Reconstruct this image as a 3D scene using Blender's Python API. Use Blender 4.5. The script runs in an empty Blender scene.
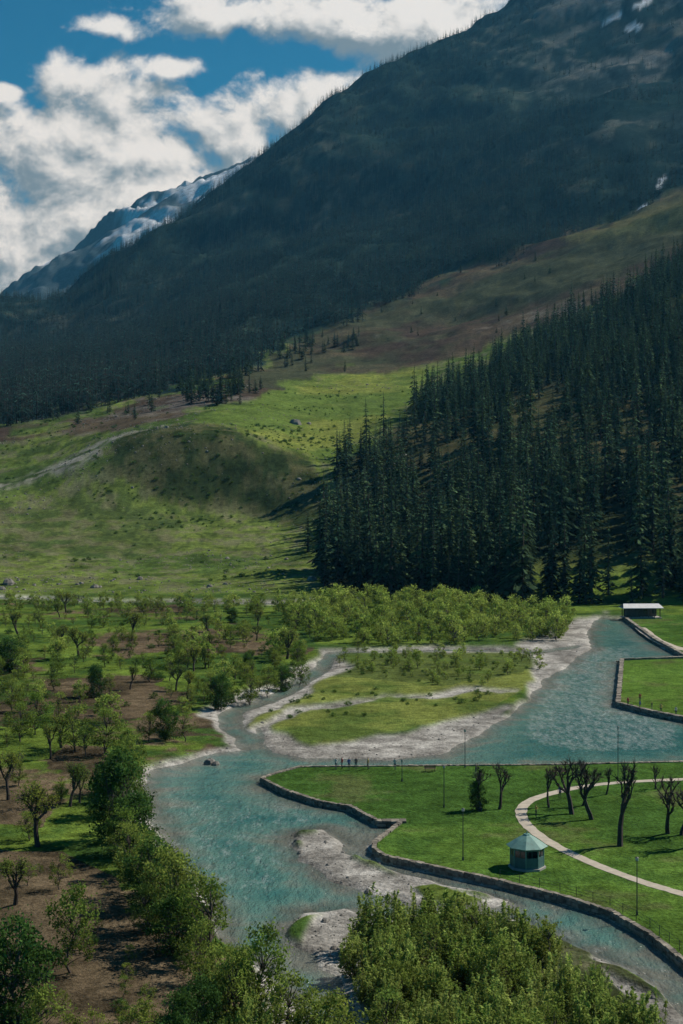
import bpy, math, random, time
import numpy as np
from mathutils import Vector, Matrix
T0=time.time()
rng=np.random.default_rng(11); random.seed(11)
F=1422.; H=40.; U0=341.5; V0=480.      # lens constant, camera height (m), survey origin
WL=-0.5                                  # water level
def G(px,py,z=0.):
    d=F*(H-z)/(py-V0); return ((px-U0)/F*d, d)
def GP(l,z=0.): return np.array([G(a,b,z) for a,b in l])
# ------------------------------------------------------------------ noise
def _h(ix,iy,s):
    h=(ix*374761393+iy*668265263+s*1442695041)&0xffffffff
    h=((h^(h>>13))*1274126177)&0xffffffff
    return ((h^(h>>16))&0xffffff)/float(0xffffff)
def vn(x,y,s):
    fx=np.floor(x);fy=np.floor(y);tx=x-fx;ty=y-fy
    ix=fx.astype(np.int64);iy=fy.astype(np.int64)
    tx=tx*tx*(3-2*tx);ty=ty*ty*(3-2*ty)
    a=_h(ix,iy,s);b=_h(ix+1,iy,s);c=_h(ix,iy+1,s);d=_h(ix+1,iy+1,s)
    return (a*(1-tx)+b*tx)*(1-ty)+(c*(1-tx)+d*tx)*ty
def fbm(x,y,sc,o=4,s=0):
    r=0;a=1.;t=0
    for i in range(o):
        f=2.03**i/sc
        r=r+a*(vn(x*f+17.3*i,y*f-9.1*i,s+i*7)*2-1);t+=a;a*=.52
    return r/t*1.5
def ss(a,b,x):
    t=np.clip((x-a)/(b-a),0,1);return t*t*(3-2*t)
def inpoly(px,py,poly):
    r=np.zeros(px.shape,bool);n=len(poly)
    for i in range(n):
        x1,y1=poly[i];x2,y2=poly[(i+1)%n]
        if y1==y2: continue
        c=((y1>py)!=(y2>py))&(px<(x2-x1)*(py-y1)/(y2-y1)+x1)
        r^=c
    return r
def segdist(x,y,pts,closed):
    dd=np.full(x.shape,1e9);n=len(pts)
    for i in range(n if closed else n-1):
        ax,ay=pts[i];bx,by=pts[(i+1)%n]
        vx=bx-ax;vy=by-ay;L=vx*vx+vy*vy+1e-9
        t=np.clip(((x-ax)*vx+(y-ay)*vy)/L,0,1)
        dd=np.minimum(dd,(x-ax-t*vx)**2+(y-ay-t*vy)**2)
    return np.sqrt(dd)
def sd(x,y,pts):
    d=segdist(x,y,pts,True);return np.where(inpoly(x,y,pts),-d,d)
def gsm(a,sig,axis):
    k=np.arange(-int(3*sig),int(3*sig)+1);w=np.exp(-k*k/(2.*sig*sig));w/=w.sum()
    pad=[(0,0)]*a.ndim;pad[axis]=(len(k)//2,)*2
    b=np.pad(a,pad,mode='edge');out=np.zeros_like(a)
    for i,ww in enumerate(w):
        sl=[slice(None)]*a.ndim;sl[axis]=slice(i,i+a.shape[axis]);out+=ww*b[tuple(sl)]
    return out
# ------------------------------------------------------------------ materials
def newmat(name):
    m=bpy.data.materials.new(name);m.use_nodes=True
    nt=m.node_tree;nt.nodes.clear();return m,nt,nt.nodes,nt.links
def N(nodes,t,**k):
    n=nodes.new(t)
    for a,b in k.items(): setattr(n,a,b)
    return n
def simple(name,col,rough=.8,var=.25,scale=3.,metal=0.,bump=0.,tint=False):
    m,nt,nd,lk=newmat(name)
    o=N(nd,'ShaderNodeOutputMaterial');b=N(nd,'ShaderNodeBsdfPrincipled')
    tc=N(nd,'ShaderNodeTexCoord');no=N(nd,'ShaderNodeTexNoise');no.inputs['Scale'].default_value=scale;no.inputs['Detail'].default_value=4
    lk.new(tc.outputs['Object'],no.inputs['Vector'])
    mr=N(nd,'ShaderNodeMapRange');mr.inputs[1].default_value=.3;mr.inputs[2].default_value=.7;mr.inputs[3].default_value=1-var;mr.inputs[4].default_value=1+var
    lk.new(no.outputs['Fac'],mr.inputs[0])
    mu=N(nd,'ShaderNodeVectorMath',operation='SCALE');mu.inputs[0].default_value=col[:3]
    if tint:
        at=N(nd,'ShaderNodeAttribute',attribute_name='tint')
        mm=N(nd,'ShaderNodeMath',operation='MULTIPLY');lk.new(at.outputs['Fac'],mm.inputs[0]);lk.new(mr.outputs[0],mm.inputs[1]);lk.new(mm.outputs[0],mu.inputs['Scale'])
    else: lk.new(mr.outputs[0],mu.inputs['Scale'])
    lk.new(mu.outputs[0],b.inputs['Base Color'])
    b.inputs['Roughness'].default_value=rough;b.inputs['Metallic'].default_value=metal
    if bump:
        bp=N(nd,'ShaderNodeBump');bp.inputs['Strength'].default_value=bump;bp.inputs['Distance'].default_value=.05
        lk.new(no.outputs['Fac'],bp.inputs['Height']);lk.new(bp.outputs[0],b.inputs['Normal'])
    lk.new(b.outputs[0],o.inputs['Surface']);return m
def leafmat(name,colA,colB,trans=.35):
    m,nt,nd,lk=newmat(name)
    o=N(nd,'ShaderNodeOutputMaterial')
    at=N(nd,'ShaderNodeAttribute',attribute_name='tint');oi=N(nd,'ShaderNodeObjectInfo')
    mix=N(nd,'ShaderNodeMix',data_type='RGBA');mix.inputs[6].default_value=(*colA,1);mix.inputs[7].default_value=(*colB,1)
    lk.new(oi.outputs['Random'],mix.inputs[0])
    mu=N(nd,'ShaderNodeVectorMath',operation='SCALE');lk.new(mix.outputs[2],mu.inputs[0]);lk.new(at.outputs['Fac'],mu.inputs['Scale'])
    d=N(nd,'ShaderNodeBsdfDiffuse');t=N(nd,'ShaderNodeBsdfTranslucent');ms=N(nd,'ShaderNodeMixShader');ms.inputs[0].default_value=trans
    lk.new(mu.outputs[0],d.inputs[0]);lk.new(mu.outputs[0],t.inputs[0]);lk.new(d.outputs[0],ms.inputs[1]);lk.new(t.outputs[0],ms.inputs[2])
    lk.new(ms.outputs[0],o.inputs['Surface']);return m
M_bark=simple('bark',(.07,.055,.045),.9,.35,4)
M_barkdark=simple('bark_dark',(.045,.035,.03),.9,.35,4)
M_leaf=leafmat('willow_leaves',(.13,.21,.04),(.22,.28,.06),.5)
M_leafb=leafmat('willow_bush_leaves',(.19,.28,.06),(.30,.37,.10),.55)
M_leafd=leafmat('dense_leaves',(.05,.115,.03),(.10,.18,.04),.4)
M_leafy=leafmat('young_leaves',(.23,.28,.055),(.15,.23,.05),.5)
M_grove=leafmat('grove_leaves',(.21,.30,.06),(.34,.42,.10),.5)
M_needle=leafmat('needles',(.016,.04,.027),(.062,.102,.048),.2)
M_needlef=leafmat('needles_far',(.011,.032,.032),(.036,.074,.056),.15)  # bluish base colour stands in for part of the distance haze
M_stone=simple('wall_stone',(.21,.19,.155),.9,.35,2.5,bump=.5,tint=True)
M_rock=simple('rock',(.17,.165,.15),.9,.4,1.5,bump=.5)
# ------------------------------------------------------------------ mesh builder
def build(name,V,Fc,mats,mi=None,tint=None,smooth=False):
    me=bpy.data.meshes.new(name);V=np.asarray(V,np.float32);Fc=np.asarray(Fc,np.int32)
    m,k=Fc.shape
    me.vertices.add(len(V));me.vertices.foreach_set('co',V.ravel())
    me.loops.add(m*k);me.loops.foreach_set('vertex_index',Fc.ravel())
    me.polygons.add(m);me.polygons.foreach_set('loop_start',np.arange(m,dtype=np.int32)*k)
    for x in mats: me.materials.append(x)
    if mi is not None: me.polygons.foreach_set('material_index',np.asarray(mi,np.int32))
    if tint is not None:
        a=me.attributes.new('tint','FLOAT','FACE');a.data.foreach_set('value',np.asarray(tint,np.float32))
    me.update(calc_edges=True);me.validate()
    me.polygons.foreach_set('use_smooth',np.full(len(me.polygons),smooth))
    return me
class MB:
    def __init__(s): s.v=[];s.f=[];s.m=[];s.t=[];s.n=0
    def add(s,V,Fq,mat=0,tint=1.):
        V=np.asarray(V,float);Fq=np.asarray(Fq,int)
        s.v.append(V);s.f.append(Fq+s.n);s.n+=len(V);s.m.append(np.full(len(Fq),mat))
        s.t.append(np.broadcast_to(np.asarray(tint,float),(len(Fq),)).copy())
    def tube(s,p0,p1,r0,r1,n=6,mat=0,tint=1.):
        p0=np.asarray(p0,float);p1=np.asarray(p1,float);ax=p1-p0;L=np.linalg.norm(ax)
        if L<1e-6:return
        ax/=L;ref=np.array([1,0,0.]) if abs(ax[0])<.8 else np.array([0,1,0.])
        a=np.cross(ax,ref);a/=np.linalg.norm(a);b=np.cross(ax,a)
        th=np.arange(n)*2*math.pi/n;c=np.outer(np.cos(th),a)+np.outer(np.sin(th),b)
        i=np.arange(n);j=(i+1)%n
        s.add(np.vstack([p0+c*r0,p1+c*r1]),np.stack([i,j,j+n,i+n],1),mat,tint)
    def leaves(s,C,S,mat,tint,up=.3,w=.55):
        n=len(C);a=rng.normal(size=(n,3));a/=np.linalg.norm(a,axis=1)[:,None]
        q=rng.normal(size=(n,3));q[:,2]*=(1-up);b=np.cross(a,q);b/=np.linalg.norm(b,axis=1)[:,None]+1e-9
        S=np.asarray(S)[:,None]
        V=np.stack([C+a*S,C+b*S*w,C-a*S,C-b*S*w],1).reshape(-1,3)
        s.add(V,np.arange(4*n).reshape(n,4),mat,tint)
    def box(s,c,sz,mat=0,rot=0.,jit=0.,tint=1.,taper=1.):
        x,y,z=[q/2. for q in sz]
        P=np.array([[-x,-y,-z],[x,-y,-z],[x,y,-z],[-x,y,-z],[-x*taper,-y*taper,z],[x*taper,-y*taper,z],[x*taper,y*taper,z],[-x*taper,y*taper,z]])
        if jit: P=P+rng.uniform(-jit,jit,P.shape)
        cr,sr=math.cos(rot),math.sin(rot);P=P@np.array([[cr,sr,0],[-sr,cr,0],[0,0,1]])+np.asarray(c,float)
        s.add(P,[[0,3,2,1],[4,5,6,7],[0,1,5,4],[1,2,6,5],[2,3,7,6],[3,0,4,7]],mat,tint)
    def mesh(s,name,mats,smooth=False):
        return build(name,np.vstack(s.v),np.vstack(s.f),mats,np.concatenate(s.m),np.concatenate(s.t),smooth)
def link(name,me,loc=(0,0,0),rot=0.,sc=1.,parent=None):
    o=bpy.data.objects.new(name,me);o.location=loc;o.rotation_euler=(0,0,rot)
    o.scale=(sc,sc,sc) if np.isscalar(sc) else sc
    bpy.context.scene.collection.objects.link(o)
    if parent: o.parent=parent
    return o
# ------------------------------------------------------------------ terrain
us=np.concatenate([np.arange(-760,-40,12.),np.arange(-40,725,1.6),np.arange(725,1500,12.)])
ds=np.concatenate([[15,30,45,60,75],F*H/(np.arange(1110,588,-1.)-V0)])
ds=np.concatenate([ds,ds[-1]*np.exp(np.arange(1,480)*.006)])
nr,nc=len(ds),len(us)
CU=[-760,-300,0,50,100,150,200,245,330,420,520,683,950,1500]
nd_=dict(
 d0=[520,520,517,517,515,513,512,508,495,475,462,455,450,450],
 d1=[620,620,620,620,620,620,620,620,590,550,530,530,530,530], p1=[560,560,552,553,555,556,556,556,562,562,548,535,520,500],
 d2=[700,700,700,710,715,725,730,730,705,640,620,620,620,620], p2=[530,530,515,512,505,503,508,512,518,520,500,480,460,440],
 d3=[780,780,780,780,775,772,772,772,760,740,740,740,740,740], p3=[500,500,480,468,448,430,427,432,468,450,430,410,380,340],
 d4=[950,950,950,970,1000,1030,1050,1080,1150,1200,1250,1250,1250,1250],p4=[450,445,428,418,408,397,386,380,374,370,338,266,180,80],
 d5=[1400,1400,1500,1500,1500,1500,1500,1520,1600,1800,1900,2000,2000,2000],p5=[410,405,388,380,374,366,355,345,330,288,240,185,100,0],
 d6=[2000,2000,2200,2250,2300,2350,2400,2450,2500,2600,2700,2800,2800,2800],p6=[380,375,345,338,325,305,284,262,222,182,122,60,-20,-100],
 d7=[2700,2800,2900,2950,3000,3050,3100,3150,3300,3500,3600,3800,3900,3900],p7=[365,350,300,298,270,236,204,170,105,57,-10,-90,-200,-300],
 d8=[3600,3700,3800,3850,3900,3950,4000,4050,4300,4600,4800,5000,5000,5000],p8=[400,390,360,350,330,300,270,240,190,150,90,30,-50,-100],
 d9=[6300]*14, p9=[470,440,292,257,219,196,176,157,140,120,90,60,30,0],
 d10=[8500]*14,p10=[478]*14)
fu=np.arange(-800,1540,2.)
def col(key):
    a=np.interp(fu,CU,nd_[key]);a=gsm(a,9,0);return np.interp(us,fu,a)
Dk=[np.full(nc,0.),col('d0')];Zk=[np.zeros(nc),np.zeros(nc)]
for k in range(1,11):
    D=col('d%d'%k);P=col('p%d'%k);Dk.append(D);Zk.append(H+(V0-P)/F*D)
Dk=np.array(Dk);Zk=np.array(Zk)
Z=np.empty((nr,nc))
for c in range(nc): Z[:,c]=np.interp(ds,Dk[:,c],Zk[:,c])
Zs=gsm(Z,2.2,0);w=ss(440,560,ds)[:,None];Z=Z*(1-w)+Zs*w
DD=np.repeat(ds[:,None],nc,1);UU=np.repeat(us[None],nr,0);X=(UU-U0)/F*DD
amp=np.interp(ds,[520,640,1100,1500,3000,6500],[0,2,5,20,58,130])[:,None]
f1=fbm(X,DD,420,6,3);f2=fbm(X,DD,90,5,9)
q=X*.8+DD*.6;q2=-X*.6+DD*.8                         # gullies run down the fall line
rg=1-np.abs(fbm(q,q2*.45,300,5,21))*2.2
Z=Z+amp*(f1*.5+rg*.4-.14)+np.minimum(amp,16)*f2*.45
Z=Z+ss(500,560,ds)[:,None]*(fbm(X,DD,14,3,5)*.75+fbm(X,DD,4,2,6)*.28)
val=1-ss(480,560,ds)[:,None]
Z=Z+val*(fbm(X,DD,25,4,31)*.22+.05)
# --- river
riv=[(598,617),(625,620),(655,643),(681,657),(622,663),(618,707),(650,715),(700,726),(900,764),(900,768),(683,765),(550,768),(420,769),(300,770),(272,778),(262,783),(285,795),(320,806),(350,811),(378,826),(402,827),(375,847),(385,861),(440,873),(500,886),(560,901),(610,916),(650,939),(690,971),(780,1030),(900,1100),(760,1100),(690,1030),(650,990),(600,960),(545,932),(500,916),(450,913),(400,918),(352,930),(345,960),(345,1010),(360,1100),(310,1100),(290,1010),(245,965),(215,930),(195,890),(165,850),(150,815),(143,787),(152,771),(185,762),(230,752),(262,747),(300,759),(390,761),(440,754),(470,737),(500,720),(530,697),(548,678),(572,662),(592,646),(586,630)]
barA=[(296,834),(325,829),(348,846),(344,856),(378,867),(420,878),(465,889),(505,903),(470,912),(420,906),(360,890),(322,872),(294,850)]
barB=[(306,914),(342,906),(360,925),(354,985),(325,972),(302,938)]
vm=ds<600;rv=np.where(vm)[0][-1]+1
x=X[:rv];y=DD[:rv]
jx=x+fbm(x,y,9,3,41)*.9;jy=y+fbm(x,y,9,3,47)*1.6
W_r=GP(riv,WL)
lawn=[(262,779),(285,791),(320,802),(350,807),(378,822),(402,822),(375,843),(385,857),(440,869),(500,882),(560,897),(610,912),(650,935),(690,967),(780,1026),(900,1100),(1100,1100),(1100,764),(900,764),(683,762),(550,765),(420,766),(300,767),(272,775)]
penA=[(622,660),(618,704),(650,712),(700,722),(900,760),(1100,764),(1100,658),(683,658)]
penB=[(625,618),(655,640),(690,659),(1100,659),(1100,616),(640,614)]
W_l=GP(lawn);W_pa=GP(penA);W_pb=GP(penB)
sl=np.minimum(np.minimum(sd(x,y,W_l),sd(x,y,W_pa)),sd(x,y,W_pb))
sR=sd(jx,jy,W_r)
braid=fbm(x*.6+y*.1,y,14,4,66)
sR=np.maximum(sR,-sd(jx,jy,GP(barA,WL))+np.maximum(braid-.15,0)*4);sR=np.maximum(sR,-sd(jx,jy,GP(barB,WL))+np.maximum(braid-.3,0)*3)
st1=[(575,646),(540,652),(430,651),(335,653),(322,668),(300,685),(262,703),(228,716),(238,732),(262,750)]
st2=[(-300,590),(-50,596),(60,600),(150,602),(270,604),(345,600)]
st4=[(520,694),(470,690),(430,700),(385,697),(340,708),(300,712),(262,728),(250,745)]
s1=segdist(jx,jy,GP(st1,WL),False)-2.2
s2=segdist(jx,jy,GP(st2,WL),False)-2.5
s4=segdist(jx,jy,GP(st4,WL),False)-.4+fbm(x,y,30,2,69)*.9
sW=np.minimum(np.minimum(sR,s1),s2);sW=np.minimum(sW,s4);sW=np.maximum(sW,-sl+.0)
u_=UU[:rv];p_=V0+F*H/y
ju=u_+fbm(x,y,12,4,51)*9;jp=p_+fbm(x,y,12,4,57)*3.5
def pm(poly,a=None,b=None): return inpoly(ju if a is None else a,jp if b is None else b,poly).astype(float)
g1=[(290,748),(320,740),(400,730),(480,712),(515,702),(484,728),(445,750),(400,762),(300,764)]
g2=[(515,645),(575,616),(612,614),(600,640),(596,655),(560,680),(530,674),(530,655)]
grav=np.clip(pm(g1)+pm(g2)+pm(barA)+pm(barB)+pm([(228,735),(262,728),(290,742),(290,765),(240,752)])+pm([(630,1000),(600,965),(690,1015),(760,1080),(700,1100)]),0,1)
grav=np.maximum(grav,(s1<2.6+3*fbm(x,y,18,3,61))*1.);grav=np.maximum(grav,(s2<4+4*fbm(x,y,18,3,63))*1.)
grav=np.maximum(grav,(s4<.5+3*fbm(x,y,20,3,62))*1.)
grav=np.maximum(grav,((sR<1.+2.2*fbm(x,y,8,3,65))&(sR>-6))*1.)
grav=np.maximum(grav,(sW<0)*1.)
tuft=pm([(415,884),(440,882),(485,900),(462,905),(430,900)])
grav=grav*(1-tuft)
inl=(sl<.2)
grav=np.where(inl,0,grav)
gs=gsm(gsm(grav,1.2,0),1.2,1)
zl=Z[:rv]*(1-.5*gs)-gs*.33
t=ss(-2.6,.9,sW);zn=zl*t+(-1.25)*(1-t)
t2=ss(-.15,.35,sl)
zlawn=.08+0*zn
zn=np.where(sl<.35,zlawn*(1-t2)+np.minimum(zn,zlawn)*t2,zn)
Z[:rv]=zn
# ---- colour
def C3(*c): return np.array(c,float)
def lerp(a,b,t): return a*(1-t[...,None])+b*t[...,None]
PP=V0-(Z-H)*F/DD
n1=fbm(X,DD,60,5,71);n2=fbm(X,DD,9,4,73);n3=fbm(X,DD,2.5,3,75);nb=fbm(X,DD,260,5,79)
nm=fbm(q,q2*.3,220,6,80);nk=fbm(X,DD,24,4,84)
col_=np.zeros((nr,nc,3))
hill=lerp(C3(.065,.11,.028),C3(.13,.18,.042),ss(-.5,.5,n1+.4*n2))
hill=lerp(hill,C3(.13,.125,.09),ss(.1,.6,n2+.6*n3+.3*n1)*.65)
hill=lerp(hill,C3(.036,.06,.02),ss(.1,.6,-n2+.6*n3-.2*nk)*.6)
JU=UU+fbm(X,DD,40,4,81)*12;JP=PP+fbm(X,DD,40,4,83)*9
def pM(poly): return gsm(inpoly(JU,JP,poly).astype(float),1.0,0)
col_[:]=hill
gully_shade=pM([(105,462),(125,440),(160,427),(230,428),(300,460),(332,480),(335,520),(290,530),(235,512),(160,498)])  # shade on the steep gully face, painted into albedo with its darker turf
col_=lerp(col_,lerp(C3(.026,.042,.018),C3(.075,.08,.038),ss(-.3,.5,n2+n3*.5)),gully_shade*.92)
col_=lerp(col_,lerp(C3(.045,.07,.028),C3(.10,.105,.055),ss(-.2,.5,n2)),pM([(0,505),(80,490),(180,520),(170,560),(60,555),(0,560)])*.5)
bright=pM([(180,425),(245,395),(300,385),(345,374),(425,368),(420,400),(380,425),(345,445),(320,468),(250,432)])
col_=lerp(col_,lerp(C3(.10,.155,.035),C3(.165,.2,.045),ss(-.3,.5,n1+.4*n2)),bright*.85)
streak=pM([(-60,497),(0,480),(60,455),(110,437),(160,423),(165,427),(115,447),(60,470),(0,490),(-60,512)])
col_=lerp(col_,C3(.26,.26,.23),streak*ss(-.6,.3,n2))
brp=[(-60,447),(60,436),(120,428),(190,412),(235,404),(300,383),(345,370),(425,366),(480,350),(960,150),(960,90),(683,182),(620,213),(560,233),(480,262),(400,296),(330,322),(300,335),(262,365),(200,388),(130,402),(60,428),(-60,440)]
brown=pM(brp)
bcol=lerp(C3(.058,.044,.035),C3(.095,.078,.052),ss(-.4,.5,n1+.4*nk));bcol=lerp(bcol,C3(.045,.065,.035),ss(.0,.7,nb+.3*nk)*.7)
bcol=lerp(bcol,C3(.12,.13,.055),pM([(560,240),(683,190),(800,150),(800,190),(683,225),(600,245)])*.6)
bcol=lerp(bcol,C3(.17,.165,.15),ss(.5,.9,nm+.4*n2)*.5)
col_=lerp(col_,bcol,brown)
Lu=[-760,-300,0,60,130,200,260,300,330,400,480,560,620,683,960,1500];Lp=[450,440,424,414,398,382,360,335,324,298,263,235,214,184,92,-50]
Lline=np.interp(JU,Lu,Lp)
mt=((JP<Lline)&(DD>900)).astype(float);mt=gsm(mt,1,0)
mcol=lerp(C3(.012,.028,.028),C3(.032,.054,.042),ss(-.2,.6,nb*.5+.5*n1+nk*.7))  # haze blue and faint sunlit mottling put into the mountain's own albedo
mcol=lerp(mcol,C3(.085,.085,.07),ss(.35,.65,nm*.7+.35*n1+.55*nk)*.5)
rocky=ss(0,1,(UU-440)/250.)*ss(210,20,PP)
mcol=lerp(mcol,lerp(C3(.03,.044,.046),C3(.16,.165,.155),ss(.0,.5,n1*.6+nm*.6+nk*.7)),np.clip(rocky*ss(-.5,.4,nb+n1*.5)*1.2,0,1))
col_=lerp(col_,mcol,mt)
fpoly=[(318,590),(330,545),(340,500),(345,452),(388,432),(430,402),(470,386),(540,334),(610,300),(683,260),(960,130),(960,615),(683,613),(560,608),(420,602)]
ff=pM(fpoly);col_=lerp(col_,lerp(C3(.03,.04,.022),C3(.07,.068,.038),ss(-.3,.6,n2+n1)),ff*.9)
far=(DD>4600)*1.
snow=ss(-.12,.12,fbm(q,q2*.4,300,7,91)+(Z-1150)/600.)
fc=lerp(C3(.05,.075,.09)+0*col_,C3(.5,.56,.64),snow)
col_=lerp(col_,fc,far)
sn=np.zeros(X.shape)
for poly in ([(657,178),(664,172),(667,178),(660,188),(658,186)],[(625,212),(642,204),(648,204),(630,213)],[(622,29),(640,22),(646,27),(630,32)],[(632,6),(648,-2),(654,-2),(640,9)],[(603,22),(625,10),(629,12),(607,25)]):
    sn=np.maximum(sn,inpoly(UU+n2*3,PP+nk*3,poly)*(DD>1200)*(DD<4200)*1.)
col_=lerp(col_,C3(.5,.55,.6)+0*col_,gsm(sn,.6,1))
# valley colours
a,b=n1[:rv],n2[:rv];c=n3[:rv]
vc=lerp(C3(.042,.085,.02),C3(.11,.17,.03),ss(-.5,.5,a*.5+b+.3*c))
isl=pm([(238,722),(300,690),(330,655),(430,648),(560,650),(548,668),(520,692),(480,714),(400,728),(320,742),(270,744)])
vc=lerp(vc,lerp(C3(.08,.125,.03),C3(.155,.19,.048),ss(-.4,.4,b+a*.6)),isl)
upi=pm([(330,655),(430,648),(560,650),(548,668),(440,684),(330,676)])
vc=lerp(vc,C3(.055,.085,.027),upi*ss(-.3,.3,b+.3)*.7)
vc=lerp(vc,lerp(C3(.05,.06,.03),C3(.12,.11,.08),ss(-.3,.5,b+c*.4)),pm([(340,920),(450,905),(545,925),(600,955),(650,985),(700,1100),(340,1100)])*.85)
left=pm([(-760,600),(250,606),(310,640),(300,690),(215,722),(240,745),(150,765),(140,790),(170,870),(240,980),(240,1100),(-760,1100)])
dirt=left*ss(.08,.4,fbm(x,y,26,4,93)+.35*c)
for pl in ([(-60,845),(60,850),(120,880),(150,930),(200,985),(205,1100),(-300,1100),(-300,860)],[(40,680),(150,675),(195,700),(120,726),(50,716)],[(-60,690),(50,695),(30,727),(-60,722)],[(85,638),(215,630),(235,646),(115,657)],[(-30,790),(50,800),(40,825),(-30,820)],[(60,745),(110,748),(100,775),(40,770)]):
    dirt=np.maximum(dirt,pm(pl)*ss(-.7,-.1,b+.5*a+.15))
vc=lerp(vc,lerp(C3(.055,.04,.03),C3(.13,.095,.068),ss(-.4,.5,b+.4*c)),dirt*.92)
gc=lerp(C3(.2,.195,.18),C3(.40,.395,.37),ss(-.6,.6,b*.6+c*.5+a*.3))
vc=lerp(vc,gc,gs);vc=lerp(vc,C3(.10,.14,.03)+0*vc,tuft*.8)
lw=lerp(C3(.048,.105,.022),C3(.088,.165,.03),ss(-.6,.6,a+b*.7+c*.3))
lw=lerp(lw,C3(.10,.10,.05),ss(.3,.9,b+c*.4)*.55)
vc=lerp(vc,lw,(sl<.2)*1.)
wv=(1-ss(470,530,y))
col_[:rv]=lerp(col_[:rv],vc,np.maximum(wv,(s2<8)*(1.-ff[:rv])))
# mesh
ii=np.arange(nr*nc).reshape(nr,nc)
Fc=np.stack([ii[:-1,:-1],ii[:-1,1:],ii[1:,1:],ii[1:,:-1]],-1).reshape(-1,4)
m,nt,nd,lk=newmat('terrain_surface')
o=N(nd,'ShaderNodeOutputMaterial');bs=N(nd,'ShaderNodeBsdfDiffuse')
at=N(nd,'ShaderNodeAttribute',attribute_name='albedo');tc=N(nd,'ShaderNodeTexCoord')
prev=None
for sc,v in ((.06,.32),(.45,.4),(2.2,.45)):
    no=N(nd,'ShaderNodeTexNoise');no.inputs['Scale'].default_value=sc;no.inputs['Detail'].default_value=4;no.inputs['Roughness'].default_value=.68
    lk.new(tc.outputs['Object'],no.inputs['Vector'])
    mr=N(nd,'ShaderNodeMapRange');mr.inputs[1].default_value=.3;mr.inputs[2].default_value=.7;mr.inputs[3].default_value=1-v;mr.inputs[4].default_value=1+v
    lk.new(no.outputs['Fac'],mr.inputs[0])
    if prev is None: prev=mr.outputs[0]
    else:
        mm=N(nd,'ShaderNodeMath',operation='MULTIPLY');lk.new(prev,mm.inputs[0]);lk.new(mr.outputs[0],mm.inputs[1]);prev=mm.outputs[0]
mu=N(nd,'ShaderNodeVectorMath',operation='SCALE');lk.new(at.outputs['Color'],mu.inputs[0]);lk.new(prev,mu.inputs['Scale']);lk.new(mu.outputs[0],bs.inputs['Color'])
bp=N(nd,'ShaderNodeBump');bp.inputs['Strength'].default_value=.8;bp.inputs['Distance'].default_value=.4;lk.new(no.outputs['Fac'],bp.inputs['Height']);lk.new(bp.outputs[0],bs.inputs['Normal'])
lk.new(bs.outputs[0],o.inputs['Surface'])
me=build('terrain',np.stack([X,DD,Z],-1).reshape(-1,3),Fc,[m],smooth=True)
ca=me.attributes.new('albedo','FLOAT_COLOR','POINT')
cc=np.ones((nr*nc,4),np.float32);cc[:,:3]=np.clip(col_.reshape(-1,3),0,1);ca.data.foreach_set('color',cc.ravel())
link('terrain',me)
def zat(xx,yy):
    xx=np.asarray(xx,float);yy=np.asarray(yy,float);u=U0+F*xx/yy
    ci=np.clip(np.searchsorted(us,u)-1,0,nc-2);ri=np.clip(np.searchsorted(ds,yy)-1,0,nr-2)
    tu=np.clip((u-us[ci])/(us[ci+1]-us[ci]),0,1);td=np.clip((yy-ds[ri])/(ds[ri+1]-ds[ri]),0,1)
    return (Z[ri,ci]*(1-tu)+Z[ri,ci+1]*tu)*(1-td)+(Z[ri+1,ci]*(1-tu)+Z[ri+1,ci+1]*tu)*td
def sWat(xx,yy):
    u=U0+F*xx/yy;ci=int(np.clip(np.searchsorted(us,u),0,nc-1));ri=int(np.clip(np.searchsorted(ds,yy),0,rv-1));return sW[ri,ci]
# ---- water
need=(sW<3.)&(y<575);fq=(need[:-1,:-1]|need[:-1,1:]|need[1:,1:]|need[1:,:-1])
Fw=np.stack([ii[:rv-1,:-1],ii[:rv-1,1:],ii[1:rv,1:],ii[1:rv,:-1]],-1)[fq]
uq,inv=np.unique(Fw.ravel(),return_inverse=True)
WV=np.stack([X.ravel()[uq],DD.ravel()[uq],np.full(len(uq),WL)],1)
m,nt,nd,lk=newmat('river_water')
o=N(nd,'ShaderNodeOutputMaterial');bs=N(nd,'ShaderNodeBsdfPrincipled');bs.inputs['Roughness'].default_value=.14;bs.inputs['IOR'].default_value=1.33
at=N(nd,'ShaderNodeAttribute',attribute_name='depth');tc=N(nd,'ShaderNodeTexCoord')
no=N(nd,'ShaderNodeTexNoise');no.inputs['Scale'].default_value=.09;no.inputs['Detail'].default_value=5;no.inputs['Distortion'].default_value=1.6;lk.new(tc.outputs['Object'],no.inputs['Vector'])
ad=N(nd,'ShaderNodeMath',operation='MULTIPLY_ADD');lk.new(no.outputs['Fac'],ad.inputs[0]);ad.inputs[1].default_value=1.8;ad.inputs[2].default_value=-.9
a2=N(nd,'ShaderNodeMath',operation='ADD',use_clamp=True);lk.new(ad.outputs[0],a2.inputs[0]);lk.new(at.outputs['Fac'],a2.inputs[1])
cr=N(nd,'ShaderNodeValToRGB');e=cr.color_ramp.elements;e[0].color=(.20,.22,.185,1);e[1].position=1;e[1].color=(.04,.155,.145,1);e2=e.new(.45);e2.color=(.10,.22,.19,1)
lk.new(a2.outputs[0],cr.inputs[0])
nf=N(nd,'ShaderNodeTexNoise');nf.inputs['Scale'].default_value=1.1;nf.inputs['Detail'].default_value=8;nf.inputs['Roughness'].default_value=.8
mpf=N(nd,'ShaderNodeMapping');mpf.inputs['Scale'].default_value=(1.,.35,1);mpf.inputs['Rotation'].default_value=(0,0,.5);lk.new(tc.outputs['Object'],mpf.inputs[0]);lk.new(mpf.outputs[0],nf.inputs['Vector'])
af=N(nd,'ShaderNodeAttribute',attribute_name='rapid')
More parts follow.
